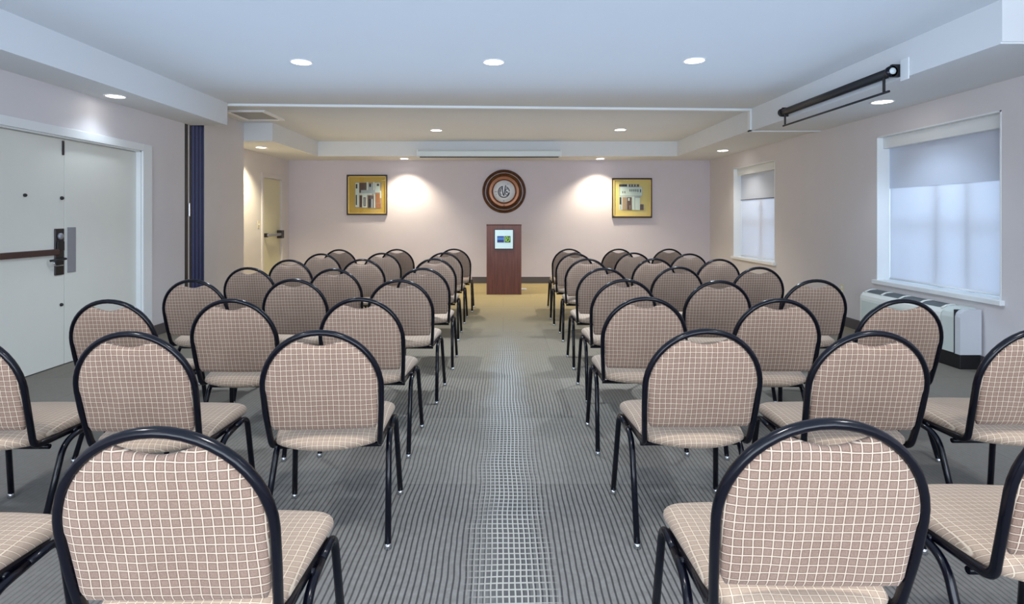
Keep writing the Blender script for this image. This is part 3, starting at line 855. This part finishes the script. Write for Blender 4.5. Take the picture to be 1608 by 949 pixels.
# (row, block, column, centre x in the photo, top y in the photo)  -> metres by the camera's own geometry
F, VX, VY = 880., 790., 342.
chairs = [
 (0,'L','A',252,670),(0,'L','B',None,None),
 (1,'L','A',504,518),(1,'L','B',207,520),(1,'L','C',None,None),
 (2,'L','A',566,467),(2,'L','B',365,469),(2,'L','C',174,470),
 (3,'L','A',628,438.5),(3,'L','B',462,437.5),(3,'L','C',304,438.5),
 (4,'L','A',664,420.5),(4,'L','B',525,421.5),(4,'L','C',391,419.5),
 (5,'L','A',682,405.5),(5,'L','B',569.5,406.5),(5,'L','C',455,407.5),
 (6,'L','A',697,396.5),(6,'L','B',600,397),(6,'L','C',505,398),
 (7,'L','A',713,390.5),(7,'L','B',623.5,391),(7,'L','C',533,391.5),
 (0,'R','A',1297,657),(0,'R','B',None,None),
 (1,'R','A',1107,516),(1,'R','B',1368,519),(1,'R','C',None,None),
 (2,'R','A',1013,466),(2,'R','B',1222,468.5),(2,'R','C',1415,469.5),
 (3,'R','A',980,438),(3,'R','B',1128,440),(3,'R','C',1280,438.5),
 (4,'R','A',948,420.5),(4,'R','B',1064,418.5),(4,'R','C',1191,419),
 (5,'R','A',922,406),(5,'R','B',1027,405.5),(5,'R','C',1128.5,406.5),
 (6,'R','A',903,397.5),(6,'R','B',994.5,396.5),(6,'R','C',1082,398),
 (7,'R','A',893.5,390.5),(7,'R','B',971,390.5),(7,'R','C',1050,390.5),
]
fixed = {(0,'L','B'):(-1.46,1.10,0),(1,'L','C'):(-2.02,2.06,0),(0,'R','B'):(1.41,1.27,0),(1,'R','C'):(2.05,2.12,0)}
rowname = ['nearest row', 'second row from camera', 'third row from camera', 'fourth row from camera', 'fifth row from camera', 'sixth row from camera', 'row before last', 'farthest row']
colname = {'A': 'on the aisle', 'B': 'in the middle', 'C': 'by the wall'}
blk = {'L': 'left block', 'R': 'right block'}
side = {'L': 'left', 'R': 'right'}
proto = build_chair(); first = True
for (r, b, cc, px, py) in chairs:
    if px is None:
        X, Z, yaw = fixed[(r, b, cc)]
    else:
        Z = 365./(py-VY); X = (px-VX)/F*(Z+.02); yaw = random.uniform(-1.6, 1.6)
        if (r,b,cc) == (1,'L','A'): yaw = 4
        if (r,b,cc) == (0,'L','A'): yaw = 1
        if (r,b,cc) == (0,'R','A'): yaw = -1
    o = proto if first else copy_tree(proto); first = False
    o.location = (X, Z, 0); o.rotation_euler = (0, 0, math.radians(yaw))
    if r == 0 and cc == 'B': lab = 'beige checked banquet chair cut off by the %s edge of the photo, nearest row' % side[b]
    else: lab = 'beige checked banquet chair, %s of %s, %s' % (rowname[r], blk[b], colname[cc])
    tag(o, lab, 'chair', 'banquet chairs in rows')

# ------------------------------------------------------------------ lights, world, camera
w = bpy.data.worlds.new('World'); S.world = w; w.use_nodes = True
w.node_tree.nodes['Background'].inputs[0].default_value = (.62, .78, 1, 1); w.node_tree.nodes['Background'].inputs[1].default_value = .9
def area(name, loc, rot, sx_, sy_, energy, colr):
    L = bpy.data.lights.new(name, 'AREA'); L.shape = 'RECTANGLE'; L.size = sx_; L.size_y = sy_; L.energy = energy; L.color = colr
    o = bpy.data.objects.new(name, L); COL.objects.link(o); o.location = loc; o.rotation_euler = rot
    return o
area('rear_fill', (0, Y0+.05, 1.45), (math.radians(90), 0, 0), 7.2, 2.2, 290, (.82,.90,1))  # unseen fill light behind the camera, added for brightness
for lx in (-2.0, 0, 2.0):  # added fill spots with no fixtures, brightening the near seats
    for ly in (1.2, -1.2):
        L = bpy.data.lights.new('downlight_or_fill_lamp', 'SPOT'); L.energy = 75; L.color = (1,.97,.93); L.spot_size = math.radians(130); L.spot_blend = .8; L.shadow_soft_size = .12
        o = bpy.data.objects.new('downlight_or_fill_lamp', L); COL.objects.link(o); o.location = (lx, ly, HC-.03)
area('ceiling_fill', (0, 2.6, 2.0), (math.radians(180), 0, 0), 6.0, 7.0, 58, (.46,.68,1))  # added up-facing fill hovering mid-room to brighten the near ceiling
area('ceiling_fill', (0, 8.6, 2.05), (math.radians(180), 0, 0), 5.5, 2.6, 5, (.6,.76,1))  # the same added up-facing fill for the far ceiling
area('window_daylight', (XR+.6, 5.32, 1.4), (0, math.radians(90), 0), 1.6, 1.6, 30, (.75,.87,1))
area('window_daylight', (XR+.6, 9.11, 1.4), (0, math.radians(90), 0), 1.6, 1.6, 25, (.8,.9,1))

cam = bpy.data.cameras.new('camera'); co = bpy.data.objects.new('camera', cam); COL.objects.link(co)
co.location = (0, 0, 1.285); co.rotation_euler = (math.radians(90), 0, 0)
cam.sensor_width = 36; cam.lens = 36*F/1608; cam.shift_x = (804-VX)/1608; cam.shift_y = -(474.5-VY)/1608
cam.clip_start = .05; S.camera = co
S.view_settings.view_transform = 'Standard'; S.view_settings.look = 'None'
S.view_settings.exposure = .28; S.view_settings.gamma = 1
